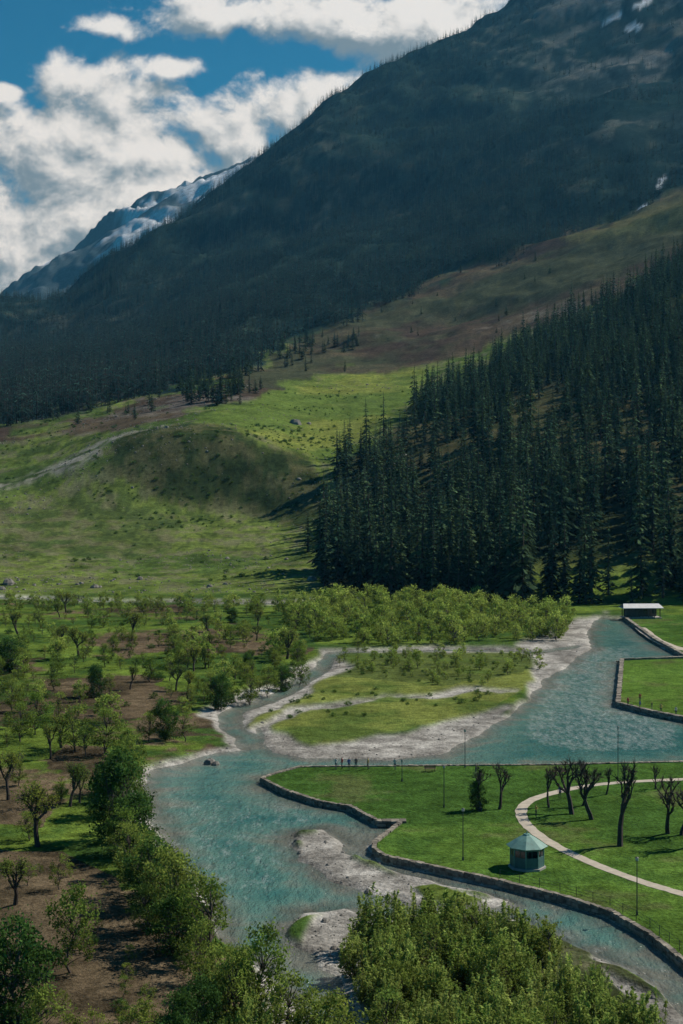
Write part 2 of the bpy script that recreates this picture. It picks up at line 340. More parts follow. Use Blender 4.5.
mf=N(nd,'ShaderNodeMath',operation='ADD');lk.new(nf.outputs['Fac'],mf.inputs[0]);lk.new(af.outputs['Fac'],mf.inputs[1])
mr=N(nd,'ShaderNodeMapRange');mr.inputs[1].default_value=.62;mr.inputs[2].default_value=.9;mr.inputs[4].default_value=.75;lk.new(mf.outputs[0],mr.inputs[0])
mx=N(nd,'ShaderNodeMix',data_type='RGBA');lk.new(mr.outputs[0],mx.inputs[0]);lk.new(cr.outputs[0],mx.inputs[6]);mx.inputs[7].default_value=(.52,.58,.57,1)
lk.new(mx.outputs[2],bs.inputs['Base Color'])
wv1=N(nd,'ShaderNodeTexNoise');wv1.inputs['Scale'].default_value=.8;wv1.inputs['Detail'].default_value=5;wv1.inputs['Roughness'].default_value=.72;lk.new(mpf.outputs[0],wv1.inputs['Vector'])
bp=N(nd,'ShaderNodeBump');bp.inputs['Strength'].default_value=1.;bp.inputs['Distance'].default_value=.8;lk.new(wv1.outputs['Fac'],bp.inputs['Height']);lk.new(bp.outputs[0],bs.inputs['Normal'])
tr=N(nd,'ShaderNodeBsdfTransparent');ms=N(nd,'ShaderNodeMixShader')
mo=N(nd,'ShaderNodeMapRange');mo.inputs[1].default_value=0;mo.inputs[2].default_value=.3;mo.inputs[3].default_value=.45;mo.inputs[4].default_value=1.;lk.new(at.outputs['Fac'],mo.inputs[0])
lk.new(mo.outputs[0],ms.inputs[0]);lk.new(tr.outputs[0],ms.inputs[1]);lk.new(bs.outputs[0],ms.inputs[2]);lk.new(ms.outputs[0],o.inputs['Surface'])
me=build('river_water',WV,inv.reshape(-1,4),[m],smooth=True)
dep=np.clip(-sW/11.,0,1);a=me.attributes.new('depth','FLOAT','POINT');a.data.foreach_set('value',dep.ravel()[uq].astype(np.float32))
rap=.2*pm([(575,640),(640,645),(625,700),(683,720),(683,750),(560,745),(520,735),(540,690)])+.11*pm([(143,780),(300,800),(370,860),(683,960),(683,1010),(450,910),(300,840),(250,900),(200,900)])
rap=gsm(gsm(rap,3,0),3,1);a=me.attributes.new('rapid','FLOAT','POINT');a.data.foreach_set('value',rap.ravel()[uq].astype(np.float32))
link('river_water',me)
print('terrain',time.time()-T0)
# ------------------------------------------------------------------ trees
def broad(name,h,R,seed,ncl,nl,ls,lm,base=.25,multi=1,rc=.28,flat=1.,bark=M_bark):
    global rng;rng=np.random.default_rng(seed);b=MB()
    stems=[]
    for k in range(multi):
        a=rng.uniform(0,6.28);sp=R*.35*(multi>1)
        p=np.array([math.cos(a)*sp*.3,math.sin(a)*sp*.3,-.3]);r=h*.022*(1 if multi==1 else .6);pts=[p]
        n=5
        for i in range(n):
            q=p+np.array([rng.normal()*.04*h+math.cos(a)*sp*.22,rng.normal()*.04*h+math.sin(a)*sp*.22,(h*.72+.3)/n])
            b.tube(p,q,r,r*.78,6,0,rng.uniform(.8,1.1));p=q;r*=.78;pts.append(p)
        stems.append(pts)
    for k in range(ncl):
        a=rng.uniform(0,6.28);t=rng.uniform(0,1);zz=base+(1-base)*t*.97
        prof=math.sin(math.pi*min(1,max(0.05,(t*.85+.12))))**.6
        rr=R*prof*rng.uniform(.35,1.)*(1 if rng.random()>.2 else 1.3)
        c=np.array([math.cos(a)*rr,math.sin(a)*rr,zz*h*flat])
        pts=stems[k%multi];zs=[q[2] for q in pts];i=int(np.argmin([abs(q-c[2]*.65) for q in zs]));s0=pts[i]
        mid=(s0+c)/2+np.array([0,0,.05*h])*rng.uniform(-.3,1)
        b.tube(s0,mid,h*.008,h*.005,4);b.tube(mid,c,h*.005,h*.002,4)
        n=int(nl*rng.uniform(.5,1.4));rad=R*rc*rng.uniform(.6,1.3)
        P=c+rng.normal(size=(n,3))*rad*np.array([.62,.62,.5])
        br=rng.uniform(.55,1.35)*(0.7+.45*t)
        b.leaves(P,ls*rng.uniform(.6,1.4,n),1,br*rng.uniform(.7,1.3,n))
    return b.mesh(name,[bark,lm])
def shoots(name,h,R,seed,ns,nl,ls,lm):
    # many-stemmed willow: upright wands feathered with narrow leaves
    global rng;rng=np.random.default_rng(seed);b=MB()
    for k in range(ns):
        a=rng.uniform(0,6.28);rr=R*math.sqrt(rng.random());hh=h*rng.uniform(.55,1.1)*(1-.3*(rr/R)**2)
        p=np.array([math.cos(a)*rr*.3,math.sin(a)*rr*.3,-.2]);e=np.array([math.cos(a)*rr,math.sin(a)*rr,hh])
        side=rng.normal(size=3)*.12*h;side[2]=0
        Q=[p+(e-p)*t+side*math.sin(math.pi*t)*.6 for t in np.linspace(0,1,5)]
        for i in range(4): b.tube(Q[i],Q[i+1],.035*(1-i*.2),.03*(1-i*.22),4)
        n=int(nl*rng.uniform(.6,1.4));t=rng.uniform(.25,1.04,n)
        P=p+(e-p)*t[:,None]+side*np.sin(np.pi*np.clip(t,0,1))[:,None]*.6+rng.normal(size=(n,3))*(.3*(1.15-t))[:,None]*np.array([1,1,.8])
        br=rng.uniform(.65,1.3)
        b.leaves(P,ls*rng.uniform(.6,1.4,n),1,br*(.5+.72*t)*rng.uniform(.75,1.25,n),up=.0,w=.36)
    return b.mesh(name,[M_bark,lm])
def bare(name,h,seed,leafy=0,lm=M_leafy,up=.95):
    global rng;rng=np.random.default_rng(seed);b=MB();tips=[]
    def grow(p,dv,r,L,lv):
        n=3
        for i in range(n):
            dv=dv+rng.normal(size=3)*.17;dv[2]+=.1;dv/=np.linalg.norm(dv)
            q=p+dv*L/n;b.tube(p,q,r,r*.9,6 if lv<2 else 4);p=q;r*=.9
            if lv>=1 and rng.random()<.7:
                for _ in range(3):
                    e=dv*.5+rng.normal(size=3)*.7;b.tube(p,p+e*h*.045,.03,.012,3);tips.append(p+e*h*.04)
        if lv<3:
            if lv>=1: b.tube(p-dv*r,p+dv*r*1.4,r*1.6,r*1.3,6)      # pollard knuckle
            for _ in range(int(rng.integers(3,5)) if lv==0 else int(rng.integers(2,4))):
                e=dv*up+rng.normal(size=3)*.42;e[2]=abs(e[2])*.8+.4;e/=np.linalg.norm(e)
                grow(p,e,r*.76,L*rng.uniform(.5,.72),lv+1)
        else:
            for _ in range(7):
                e=dv+rng.normal(size=3)*.6;b.tube(p,p+e*h*.05,.035,.012,3);tips.append(p+e*h*.05)
    grow(np.array([0,0,-.2]),np.array([0,0,1.]),h*.034,h*.32,0)
    b2=np.vstack(b.v);s=h/b2[:,2].max()
    if leafy:
        C=np.repeat(np.array(tips),leafy,0);C=C+rng.normal(size=C.shape)*.22
        b.leaves(C,.12*rng.uniform(.6,1.4,len(C)),1,rng.uniform(.6,1.3,len(C)))
    b.v=[q*s for q in b.v]
    return b.mesh(name,[M_barkdark,lm])
def pine(name,h,R,seed,nw,nbn,seg,mat,droop=.35):
    global rng;rng=np.random.default_rng(seed);b=MB()
    b.tube([0,0,-1],[0,0,h*.5],h*.014,h*.009,6);b.tube([0,0,h*.5],[0,0,h*.99],h*.009,h*.001,5)
    V=[];Tn=[]
    lop=rng.uniform(0,6.28)
    for i in range(nw):
        t=(i+rng.uniform(-.3,.3))/nw;z=h*(.05+.94*t);L0=R*((1-t)**.75)*(.72+.28*math.sin(i*2.1+seed))+.12
        if t<.12: L0*=.6+3*t
        for k in range(nbn):
            a=rng.uniform(0,6.28);L=L0*rng.uniform(.5,1.2)*(1+.15*math.cos(a-lop))
            br=rng.uniform(.5,1.4);ca,sa=math.cos(a),math.sin(a);wd=L*.28+.12
            for s_ in range(seg):
                f0=s_/seg;f1=(s_+1.15)/seg
                z0=z-droop*L*f0**1.5;z1=z-droop*L*f1**1.5-rng.uniform(0,.18)*L/seg
                w0=wd*(.5+f0*.9) if f0<.5 else wd*(1.3-f0*.8);tl=rng.normal()*.45
                p0=np.array([ca*L*f0,sa*L*f0,z0]);p1=np.array([ca*L*f1,sa*L*f1,z1]);sd_=np.array([-sa,ca,tl])*w0
                V+= [p0-sd_*.6,p1-sd_*.35*rng.uniform(.3,1.5),p1+sd_*.35*rng.uniform(.3,1.5),p0+sd_*.6];Tn.append(br*rng.uniform(.75,1.2)*(.4+.85*f1)*(.65+.75*t))  # tint paints highlights: branch tips and upper crown lighter, inner and lower needles darker
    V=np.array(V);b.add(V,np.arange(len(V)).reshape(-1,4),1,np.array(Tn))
    return b.mesh(name,[M_barkdark,mat])
def ucoll(name,meshes):
    c=bpy.data.collections.new(name)
    for i,me in enumerate(meshes): c.objects.link(bpy.data.objects.new(me.name,me))
    return c
def scatter(name,P,S,R,coll):
    me=bpy.data.meshes.new(name);me.vertices.add(len(P));me.vertices.foreach_set('co',np.asarray(P,np.float32).ravel())
    a=me.attributes.new('scl','FLOAT','POINT');a.data.foreach_set('value',np.asarray(S,np.float32))
    a=me.attributes.new('rot','FLOAT_VECTOR','POINT');a.data.foreach_set('vector',np.asarray(R,np.float32).ravel())
    ob=link(name,me);ng=bpy.data.node_groups.new(name,'GeometryNodeTree')
    ng.interface.new_socket('Geometry',in_out='INPUT',socket_type='NodeSocketGeometry');ng.interface.new_socket('Geometry',in_out='OUTPUT',socket_type='NodeSocketGeometry')
    gi=ng.nodes.new('NodeGroupInput');go=ng.nodes.new('NodeGroupOutput');ip=ng.nodes.new('GeometryNodeInstanceOnPoints')
    ci=ng.nodes.new('GeometryNodeCollectionInfo');ci.inputs['Collection'].default_value=coll;ci.inputs['Separate Children'].default_value=True;ci.inputs['Reset Children'].default_value=True
    n1=ng.nodes.new('GeometryNodeInputNamedAttribute');n1.data_type='FLOAT';n1.inputs['Name'].default_value='scl'
    n2=ng.nodes.new('GeometryNodeInputNamedAttribute');n2.data_type='FLOAT_VECTOR';n2.inputs['Name'].default_value='rot'
    ip.inputs['Pick Instance'].default_value=True
    ng.links.new(gi.outputs[0],ip.inputs['Points']);ng.links.new(ci.outputs[0],ip.inputs['Instance'])
    ng.links.new(n1.outputs[0],ip.inputs['Scale']);ng.links.new(n2.outputs[0],ip.inputs['Rotation']);ng.links.new(ip.outputs[0],go.inputs[0])
    md=ob.modifiers.new('scatter','NODES');md.node_group=ng;return ob
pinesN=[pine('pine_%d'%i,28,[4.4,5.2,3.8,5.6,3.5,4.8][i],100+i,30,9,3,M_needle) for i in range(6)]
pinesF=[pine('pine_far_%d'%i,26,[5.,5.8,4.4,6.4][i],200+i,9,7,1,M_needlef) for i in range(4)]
def samp(n,u0,u1,d0,d1,pw,seed):
    r=np.random.default_rng(seed);u=r.uniform(u0,u1,n);t=r.random(n);d=(d0**pw+(d1**pw-d0**pw)*t)**(1/pw)
    xx=(u-U0)/F*d;z=zat(xx,d);p=V0-(z-H)*F/d;return r,u,d,xx,z,p
# near forest
r,u,d,xx,z,p=samp(34000,300,1000,455,1500,1.6,5)
fp=[(320,588),(332,545),(341,505),(347,455),(388,434),(430,404),(470,388),(540,336),(610,302),(683,262),(1000,115),(1000,620),(683,612),(560,608),(420,602)]
k=inpoly(u+fbm(xx,d,30,3,7)*10,p+fbm(xx,d,30,3,8)*9,fp)
k&=~((abs(u-612)<14)&(abs(p-540)<34));k&=~((u>668)&(u<720)&(abs(p-525)<38))
k&=~((abs(u-425)<9)&(abs(p-520)<45))
dens=fbm(xx,d,45,3,12);k&=(r.random(len(u))<np.clip(.72+dens*1.1,.08,1))
sel=np.where(k)[0];cell={};keep=[]
for i in sel:
    cs=5.5 if d[i]<700 else 6.8
    key=(int(xx[i]//cs),int(d[i]//cs))
    if key in cell: continue
    cell[key]=1;keep.append(i)
keep=np.array(keep);print('near forest',len(keep))
S=np.clip(r.normal(.84,.3,len(keep)),.28,1.45)*np.interp(d[keep],[450,700,1300],[1.12,.92,.76])
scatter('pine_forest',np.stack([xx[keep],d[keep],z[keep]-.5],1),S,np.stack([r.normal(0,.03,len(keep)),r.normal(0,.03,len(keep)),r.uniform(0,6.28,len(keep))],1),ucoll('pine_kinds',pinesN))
# far forest
r,u,d,xx,z,p=samp(130000,-420,1050,960,3950,1.35,6)
ll=np.interp(u,Lu,Lp)
k=(p+fbm(xx,d,70,4,15)*14<ll)&(d<np.interp(u,CU,nd_['d7'])+60)
qq=xx*.8+d*.6;qq2=-xx*.6+d*.8;gl_=fbm(qq,qq2*.3,220,6,80)
de=.9-.5*fbm(xx,d,260,5,79)+.7*fbm(xx,d,60,4,17)-.9*np.clip(gl_-.12,0,1)+.6*ss(200,60,u);ro=ss(0,1,(u-420)/240.)*ss(250,40,p);k&=(r.random(len(u))<np.clip(de-ro*1.1,.05,1))
keep=np.where(k)[0];print('far forest',len(keep))
S=np.clip(r.normal(.92,.28,len(keep)),.35,1.5)*np.interp(d[keep],[1000,1800,3500],[.88,.76,.64])
scatter('distant_forest',np.stack([xx[keep],d[keep],z[keep]-.8],1),S,np.stack([0*S,0*S,r.uniform(0,6.28,len(keep))],1),ucoll('distant_pine_kinds',pinesF))
def ray(uu,pp,dmin,dmax):
    dd=np.linspace(dmin,dmax,500);x_=(uu-U0)/F*dd;zz=zat(x_,dd);q=V0-(zz-H)*F/dd;i=int(np.argmax(q<=pp)) if (q<=pp).any() else int(np.argmin(abs(q-pp)));return x_[i],dd[i],zz[i]
r=random.Random(4)
lone=[(152,412,20),(78,424,20),(91,412,15),(337,484,58),(308,555,46),(345,372,14)]
for _ in range(48): lone.append((r.gauss(200,20),r.uniform(384,406),r.uniform(13,27)))
for _ in range(24): lone.append((r.gauss(238,9),r.uniform(372,398),r.uniform(15,30)))
for _ in range(22): lone.append((r.uniform(275,315),r.uniform(340,372),r.uniform(11,22)))
for _ in range(18): lone.append((r.uniform(322,360),r.uniform(334,354),r.uniform(8,15)))
for _ in range(28): lone.append((r.uniform(360,560),r.uniform(260,345),r.uniform(4,11)))
for _ in range(14): lone.append((r.uniform(10,150),r.uniform(402,422),r.uniform(8,17)))
for uu,pp,hp in lone:
    a,b,c=ray(uu,pp,620,1900);s=hp*b/F/28.;w=r.uniform(1.2,1.8);link('pine_tree',r.choice(pinesN),(a,b,c-.3),r.uniform(0,6),(s*w,s*w,s))
# broadleaf kinds
will=[broad('willow_%d'%i,7,2.6,300+i,40,70,.13,M_leaf,.18,1,.24) for i in range(5)]
dens_=[broad('dense_tree_%d'%i,7,2.5,320+i,64,100,.13,M_leafd,.06,3,.26) for i in range(4)]
yng=[broad('young_%d'%i,6,2.,340+i,22,44,.13,M_leafy,.22,1,.25) for i in range(4)]
bsh=[shoots('bush_%d'%i,4.6,1.6,360+i,26,100,.14,M_leafb) for i in range(5)]
low=[broad('low_bush_%d'%i,2.2,1.8,380+i,20,60,.12,M_leafd,.05,4,.32) for i in range(3)]
farw=[broad('far_willow_%d'%i,7,2.6,400+i,26,42,.22,M_grove,.1,1,.26) for i in range(5)]
bar=[bare('bare_%d'%i,9,430+i,0) for i in range(4)]+[bare('bare_bud_%d'%i,9,440+i,3) for i in range(3)]
print('trees built',time.time()-T0)
r=random.Random(9)
def put(kind,name,px,py,hpx,hb):
    a,b=G(px,py);s=hpx*b/F/hb;w=r.uniform(.85,1.15)
    link(name,kind,(a,b,float(zat(a,b))-.05),r.uniform(0,6.28),(s*w,s*w,s))
for i,(px,py,h) in enumerate([(481,812,46),(499,810,50),(549,808,42),(572,815,62),(592,820,58),(620,847,90),(668,834,62),(681,836,52),(606,795,30),(655,790,26),(700,845,70),(583,806,48)]):
    put(bar[(0,1,2,1,0,2,1,0,2,1,0,1)[i]],'pollard_tree',px,py,h,9)
put(dens_[0],'leafy_tree',478,811,30,7)
for px,py,h in [(70,806,44),(38,846,66),(80,802,32),(188,700,30),(50,760,36),(8,800,50),(20,640,28),(130,690,24),(176,690,26),(60,650,26),(205,668,20),(15,905,50)]:
    put(bar[4+r.randrange(3)],'bare_tree',px,py,h,9)
for px,py,h,kk in [(95,697,32,dens_),(165,740,42,dens_),(148,742,30,will),(105,756,48,will),(75,752,46,will),(85,758,34,yng),(35,735,44,will),(20,742,40,will),(130,762,32,will),(128,792,58,will),(10,672,36,dens_),(220,708,36,dens_),(250,702,34,will),(268,694,32,will),(185,742,30,yng),(190,712,28,yng),(300,682,26,will),(283,688,28,dens_),(55,690,30,will),(12,712,34,will),(60,722,30,yng),
  (72,974,86,will),(12,1040,120,dens_),(45,1065,76,will),(95,1060,50,yng),(140,1062,60,will),(180,1066,72,dens_),(262,1024,100,will),(236,1034,84,will),(222,1012,64,will),(290,1052,80,will),(325,1062,84,will),(308,1060,60,yng),(200,1050,70,dens_),(255,1065,70,bsh),(60,890,36,yng)]:
    put(r.choice(kk),'broadleaf_tree' if kk is not bsh else 'willow_bush',px,py,h,7 if kk not in (yng,bsh) else (6 if kk is yng else 4.6))
for px,py,h,kk in [(118,838,84,dens_),(106,815,50,dens_),(134,852,58,dens_),(122,860,50,will),(128,878,54,will),(142,895,60,will),(152,908,68,dens_),(165,928,74,will),(182,944,84,will),(198,962,80,will),(172,955,56,dens_),(200,985,60,will),(150,935,48,will),(190,920,50,will),(208,998,50,yng),(140,870,44,dens_),(124,800,52,will),(136,822,44,will)]:
    put(r.choice(kk),'riverside_tree',px,py,h*1.05,7 if kk is not yng else 6)
def inside(poly,px,py): return bool(inpoly(np.array([px]),np.array([py]),poly)[0])
def fill(poly,n,kinds,name,h0,h1,hb,avoid=True,md=1.2):
    wp=[G(*q) for q in poly];xs=[q[0] for q in wp];ys=[q[1] for q in wp];c=0;tr=0;pl=[]
    while c<n and tr<n*60:
        tr+=1;a=r.uniform(min(xs),max(xs));b=r.uniform(min(ys),max(ys))
        if not inside(wp,a,b): continue
        if avoid and sWat(a,b)<1.: continue
        if any((a-e)**2+(b-f)**2<md*md for e,f in pl): continue
        pl.append((a,b));h=r.uniform(h0,h1);s=h/hb;w=r.uniform(.85,1.25);link(name,r.choice(kinds),(a,b,float(zat(a,b))-.05),r.uniform(0,6.28),(s*w,s*w,s));c+=1
ish=[(348,962),(375,942),(430,934),(500,940),(560,962),(610,1000),(645,1045),(665,1100),(352,1100)]
fill(ish,105,bsh,'willow_bush',2.,5.2,4.6,md=1.2)
fill(ish,10,will+yng,'willow_tree',3.6,5.6,7,md=4)
fill([(212,995),(290,1035),(345,1040),(350,1100),(205,1100)],20,bsh+yng,'willow_bush',2.,4.4,4.8,avoid=False,md=1.5)
fill([(272,612),(330,606),(480,606),(575,624),(560,640),(430,646),(330,646),(290,634)],230,farw,'willow_tree',3.,7.6,7,md=3.)
fill([(330,650),(540,655),(545,668),(470,690),(340,672)],100,farw+low,'shrub',.8,2.4,7,md=1.6)
fill([(330,650),(540,655),(545,668),(470,690),(340,672)],26,farw+yng,'willow_tree',2.,4.2,7,md=3)
fill([(250,715),(330,690),(500,690),(470,708),(320,724)],30,low,'shrub',.6,1.2,3,md=1.6)
fill([(-120,606),(260,608),(300,640),(290,690),(215,722),(140,745),(-120,760)],140,farw+yng+will+dens_[:1]+bar[4:],'valley_tree',1.8,5.8,7,md=3.2)
fill([(-120,606),(260,608),(300,640),(290,690),(215,722),(140,745),(-120,760)],140,low+yng,'shrub',.6,1.7,2.6,md=1.8)
fill([(170,640),(300,640),(310,668),(280,695),(215,715),(170,690)],40,farw+yng+will,'valley_tree',2.6,6.,7,md=2.8)
fill([(-120,600),(270,602),(270,612),(-120,612)],80,farw,'valley_tree',2.5,5.,7,md=4)
fill([(-200,760),(140,770),(120,840),(-200,860)],34,yng+low+will,'valley_tree',1.2,3.8,6,md=3.5)
fill([(-100,860),(120,870),(200,990),(210,1090),(-200,1090)],44,low+yng,'shrub',.7,2.2,5,md=2)
fill([(120,800),(150,870),(205,960),(160,960),(120,880),(105,830)],20,low+yng,'shrub',1.2,2.8,5)
# ------------------------------------------------------------------ rocks
def rock(seed,n=2):
    rr=np.random.default_rng(seed);b=MB();th=np.linspace(0,2*math.pi,9)[:-1];V=[];
    for i,zf in enumerate((-.35,.15,.5,.62)):
        rad=(1.,.95,.62,.12)[i]
        for a in th: V.append([math.cos(a)*rad*rr.uniform(.75,1.1),math.sin(a)*rad*.8*rr.uniform(.75,1.1),zf*rr.uniform(.8,1.15)])
    Fq=[[i*8+j,i*8+(j+1)%8,(i+1)*8+(j+1)%8,(i+1)*8+j] for i in range(3) for j in range(8)]
    b.add(V,Fq);return b.mesh('rock_%d'%seed,[M_rock])
rocks=[rock(i) for i in range(5)]
rc=ucoll('rock_kinds',rocks)
rr,u,d,xx,z,p=samp(22000,-200,420,500,1150,1.3,31)
k=(rr.random(len(u))<np.clip(.08+fbm(xx,d,55,4,33)*1.1,.01,.8));i=np.where(k)[0]
scatter('hillside_rocks',np.stack([xx[i],d[i],z[i]],1),np.clip(rr.lognormal(-1.2,.55,len(i)),.12,1.7),np.stack([0*i,0*i,rr.uniform(0,6,len(i))],1),rc)
rr,u,d,xx,z,p=samp(11000,-200,420,540,1100,1.3,37)
st=((p>425)&(p<530)&(u>90)&(u<340))*.4-.02
k=(rr.random(len(u))<np.clip(st+fbm(xx,d,40,4,39)*.55,.006,1));i=np.where(k)[0]
scatter('hillside_scrub',np.stack([xx[i],d[i],z[i]-.15],1),np.clip(rr.lognormal(-1.15,.45,len(i)),.12,.8),np.stack([0*i,0*i,rr.uniform(0,6,len(i))],1),ucoll('scrub_kinds',low))
rr=np.random.default_rng(33);uu=rr.uniform(-60,740,30000);pp=rr.uniform(600,1060,30000);gx=(uu-U0)/F*(F*H/(pp-V0));gy=F*H/(pp-V0)
ci=np.clip(np.searchsorted(us,uu),0,nc-1);ri=np.clip(np.searchsorted(ds,gy),0,rv-1)
k=(gs[ri,ci]>.5)&(sW[ri,ci]>-1.)&(rr.random(len(uu))<.22);i=np.where(k)[0]
scatter('river_stones',np.stack([gx[i],gy[i],zat(gx[i],gy[i])],1),np.clip(rr.lognormal(-2.1,.5,len(i)),.06,.5),np.stack([0*i,0*i,rr.uniform(0,6,len(i))],1),rc)
for px,py,s in [(210,764,1.1),(216,765,.7),(186,757,.8)]:
    a,b=G(px,py,WL);link('boulder',rocks[int(s*10)%5],(a,b,WL+.1),1.,s)
for uu,pp,s in [(295,424,4.4),(309,424,2.),(8,584,3.2),(2,590,2.),(312,580,2.4),(95,588,2.),(140,580,1.8)]:
    a,b,c=ray(uu,pp,500,1200);link('boulder',rocks[int(s)%5],(a,b,c),uu,s)
# ------------------------------------------------------------------ stone walls
def wall(name,px,z0,z1,th=.5,st=.55):
    P=GP(px);b=MB();rows=max(2,int((z1-z0)/.28));hh=(z1-z0)/rows
    for i in range(len(P)-1):
        a=P[i];c=P[i+1];L=np.linalg.norm(c-a);dv=(c-a)/L;ang=math.atan2(dv[1],dv[0])
        mid=(a+c)/2;b.box((mid[0],mid[1],(z0+z1)/2-.06),(L+.1,th*.7,z1-z0-.1),0,ang,0,.5)
        for rw in range(rows):
            s=-rng.uniform(0,.2)
            while s<L:
                l=st*rng.uniform(.6,1.6);q=a+dv*(s+l/2)
                b.box((q[0],q[1],z0+hh*(rw+.5)+rng.normal()*.02),(l*.95,th*rng.uniform(.85,1.2),hh*.95),0,ang+rng.normal()*.05,.045,rng.uniform(.5,1.4));s+=l
    return link(name,b.mesh(name,[M_stone]))
wall('stone_wall',[(262,779.5),(285,791.5),(320,802.5),(350,807.5),(378,822.5)],-1.,.3)
wall('stone_wall',[(402,822.5),(375,843.5),(374,850),(385,857.5),(440,869.5),(500,882.5),(560,897.5),(610,912.5),(650,935.5),(690,967.5),(780,1026)],-1.,.32)
wall('stone_wall',[(262,779),(272,775),(300,767.5),(420,766.5),(550,765.5),(683,762.5),(800,763.5)],-1.,.22)
wall('stone_wall',[(625,618.5),(655,640.5),(690,659.5),(740,662)],-1.2,.6,.9,1.4)
wall('stone_wall',[(720,658),(683,658.5),(622,660.5),(618,704.5),(650,712.5),(700,722.5),(800,742)],-1.2,.5,.8,1.)
wall('stone_wall',[(378,822.5),(402,822.5)],-1.,.3,1.2,.8)
# ------------------------------------------------------------------ footpath
M_path=simple('path_concrete',(.42,.38,.31),.9,.15,1.2,bump=.2)
def ribbon(name,px,wd,z,mat,kerb=True):
    P=GP(px)
    Q=[]
    for i in range(len(P)-1):
        p0=P[max(i-1,0)];p1=P[i];p2=P[i+1];p3=P[min(i+2,len(P)-1)]
        for t in np.linspace(0,1,10)[:-1]: Q.append(.5*((2*p1)+(-p0+p2)*t+(2*p0-5*p1+4*p2-p3)*t*t+(-p0+3*p1-3*p2+p3)*t**3))
    Q.append(P[-1]);Q=np.array(Q);T=np.gradient(Q,axis=0);T/=np.linalg.norm(T,axis=1)[:,None];Nn=np.stack([-T[:,1],T[:,0]],1)
    n=len(Q);b=MB();wob=1+.06*rng.normal(size=n)[:,None]
    A=Q-Nn*wd/2*wob;B=Q+Nn*wd/2*wob
    V=np.vstack([np.c_[A,np.full(n,0.)],np.c_[A,np.full(n,z)],np.c_[B,np.full(n,z)],np.c_[B,np.full(n,0.)]])
    i=np.arange(n-1)
    for k_ in range(3): b.add(V,np.stack([i+k_*n,i+1+k_*n,i+1+(k_+1)*n,i+(k_+1)*n],1)[:,::-1])
    return link(name,b.mesh(name,[mat]))
ribbon('footpath',[(800,930),(683,895),(640,882),(590,863),(548,842),(524,822),(524,806),(548,795),(600,785),(683,780),(820,776)],1.35,.11,M_path,False)
ribbon('footpath',[(640,628),(660,642),(690,651),(760,660)],3.,.14,M_path,False)
# ------------------------------------------------------------------ gazebo kiosk
M_teal=simple('teal_roof_paint',(.13,.28,.25),.6,.2,2.);M_tealw=simple('teal_wall_paint',(.06,.14,.135),.6,.2,2.)
M_glass=simple('dark_glass',(.02,.03,.035),.1,.1,1.);M_con=simple('concrete',(.33,.32,.3),.9,.15,2.);M_metal=simple('painted_metal',(.05,.06,.06),.5,.2,3.,.3)
M_white=simple('white_paint',(.6,.61,.61),.7,.1,1.)
def empty(name,loc,rot=0):
    e=bpy.data.objects.new(name,None);e.location=loc;e.rotation_euler=(0,0,rot);bpy.context.scene.collection.objects.link(e);return e
a,b_=G(527,868);gz=empty('garden_gazebo',(a,b_,.08),.2)
def ring(n,r_,z,off=0): return np.array([[math.cos(2*math.pi*(i+off)/n)*r_,math.sin(2*math.pi*(i+off)/n)*r_,z] for i in range(n)])
def lathe(prof,n,mats,name,mi=0,off=0):
    b=MB();i=np.arange(n);j=(i+1)%n
    for k_ in range(len(prof)-1):
        V=np.vstack([ring(n,prof[k_][0],prof[k_][1],off),ring(n,prof[k_+1][0],prof[k_+1][1],off)]);b.add(V,np.stack([i,j,j+n,i+n],1),mi)
    return b.mesh(name,mats)
link('base_slab',lathe([(1.95,0),(1.95,.2),(.01,.2)],8,[M_con],'base_slab',off=.5),parent=gz)
link('roof',lathe([(2.1,2.2),(2.15,2.28),(1.2,2.9),(.4,3.35),(.34,3.45),(.08,3.5),(.05,3.7),(.005,3.72)],8,[M_teal],'roof',off=.5),parent=gz)
link('roof_underside',lathe([(2.09,2.195),(.01,2.23)],8,[M_tealw],'roof_underside',off=.5),parent=gz)
b=MB();R8=1.7;cs=ring(8,R8,0,.5)
for i in range(8): b.tube(cs[i]+[0,0,.2],cs[i]+[0,0,2.25],.07,.07,6)
link('posts',b.mesh('posts',[M_teal]),parent=gz)
b=MB()
for i in range(8):
    p0=cs[i];p1=cs[(i+1)%8];mid=(p0+p1)/2;an=math.atan2(p1[1]-p0[1],p1[0]-p0[0]);L=np.linalg.norm(p1-p0)-.16
    b.box((mid[0],mid[1],.75),(L,.06,1.1),0,an);b.box((mid[0],mid[1],2.1),(L,.05,.24),0,an)
    if i!=5: b.box((mid[0]*.985,mid[1]*.985,1.64),(L,.02,.66),1,an)
    b.box((mid[0],mid[1],1.64),(.05,.05,.66),0,an)
link('wall_panels',b.mesh('wall_panels',[M_tealw,M_glass]),parent=gz)
# ------------------------------------------------------------------ lamp posts
M_lampg=simple('lamp_globe',(.5,.5,.47),.3,.05,1.)
def lamp(px,py,hpx):
    a,b_=G(px,py);h=hpx*b_/F;b=MB()
    b.tube((0,0,0),(0,0,.35),.12,.09,8);b.tube((0,0,.35),(0,0,h-.35),.055,.04,8);b.tube((0,0,h-.35),(0,0,h-.3),.12,.14,8)
    b.tube((0,0,h-.3),(0,0,h-.05),.13,.17,8,1);b.tube((0,0,h-.05),(0,0,h+.05),.2,.02,8)
    link('street_lamp',b.mesh('street_lamp',[M_metal,M_lampg]),(a,b_,.08))
for q in [(463,861,52),(444,808,42),(637,916,58),(618,782,55),(465,768,38),(402,782,22)]: lamp(*q)
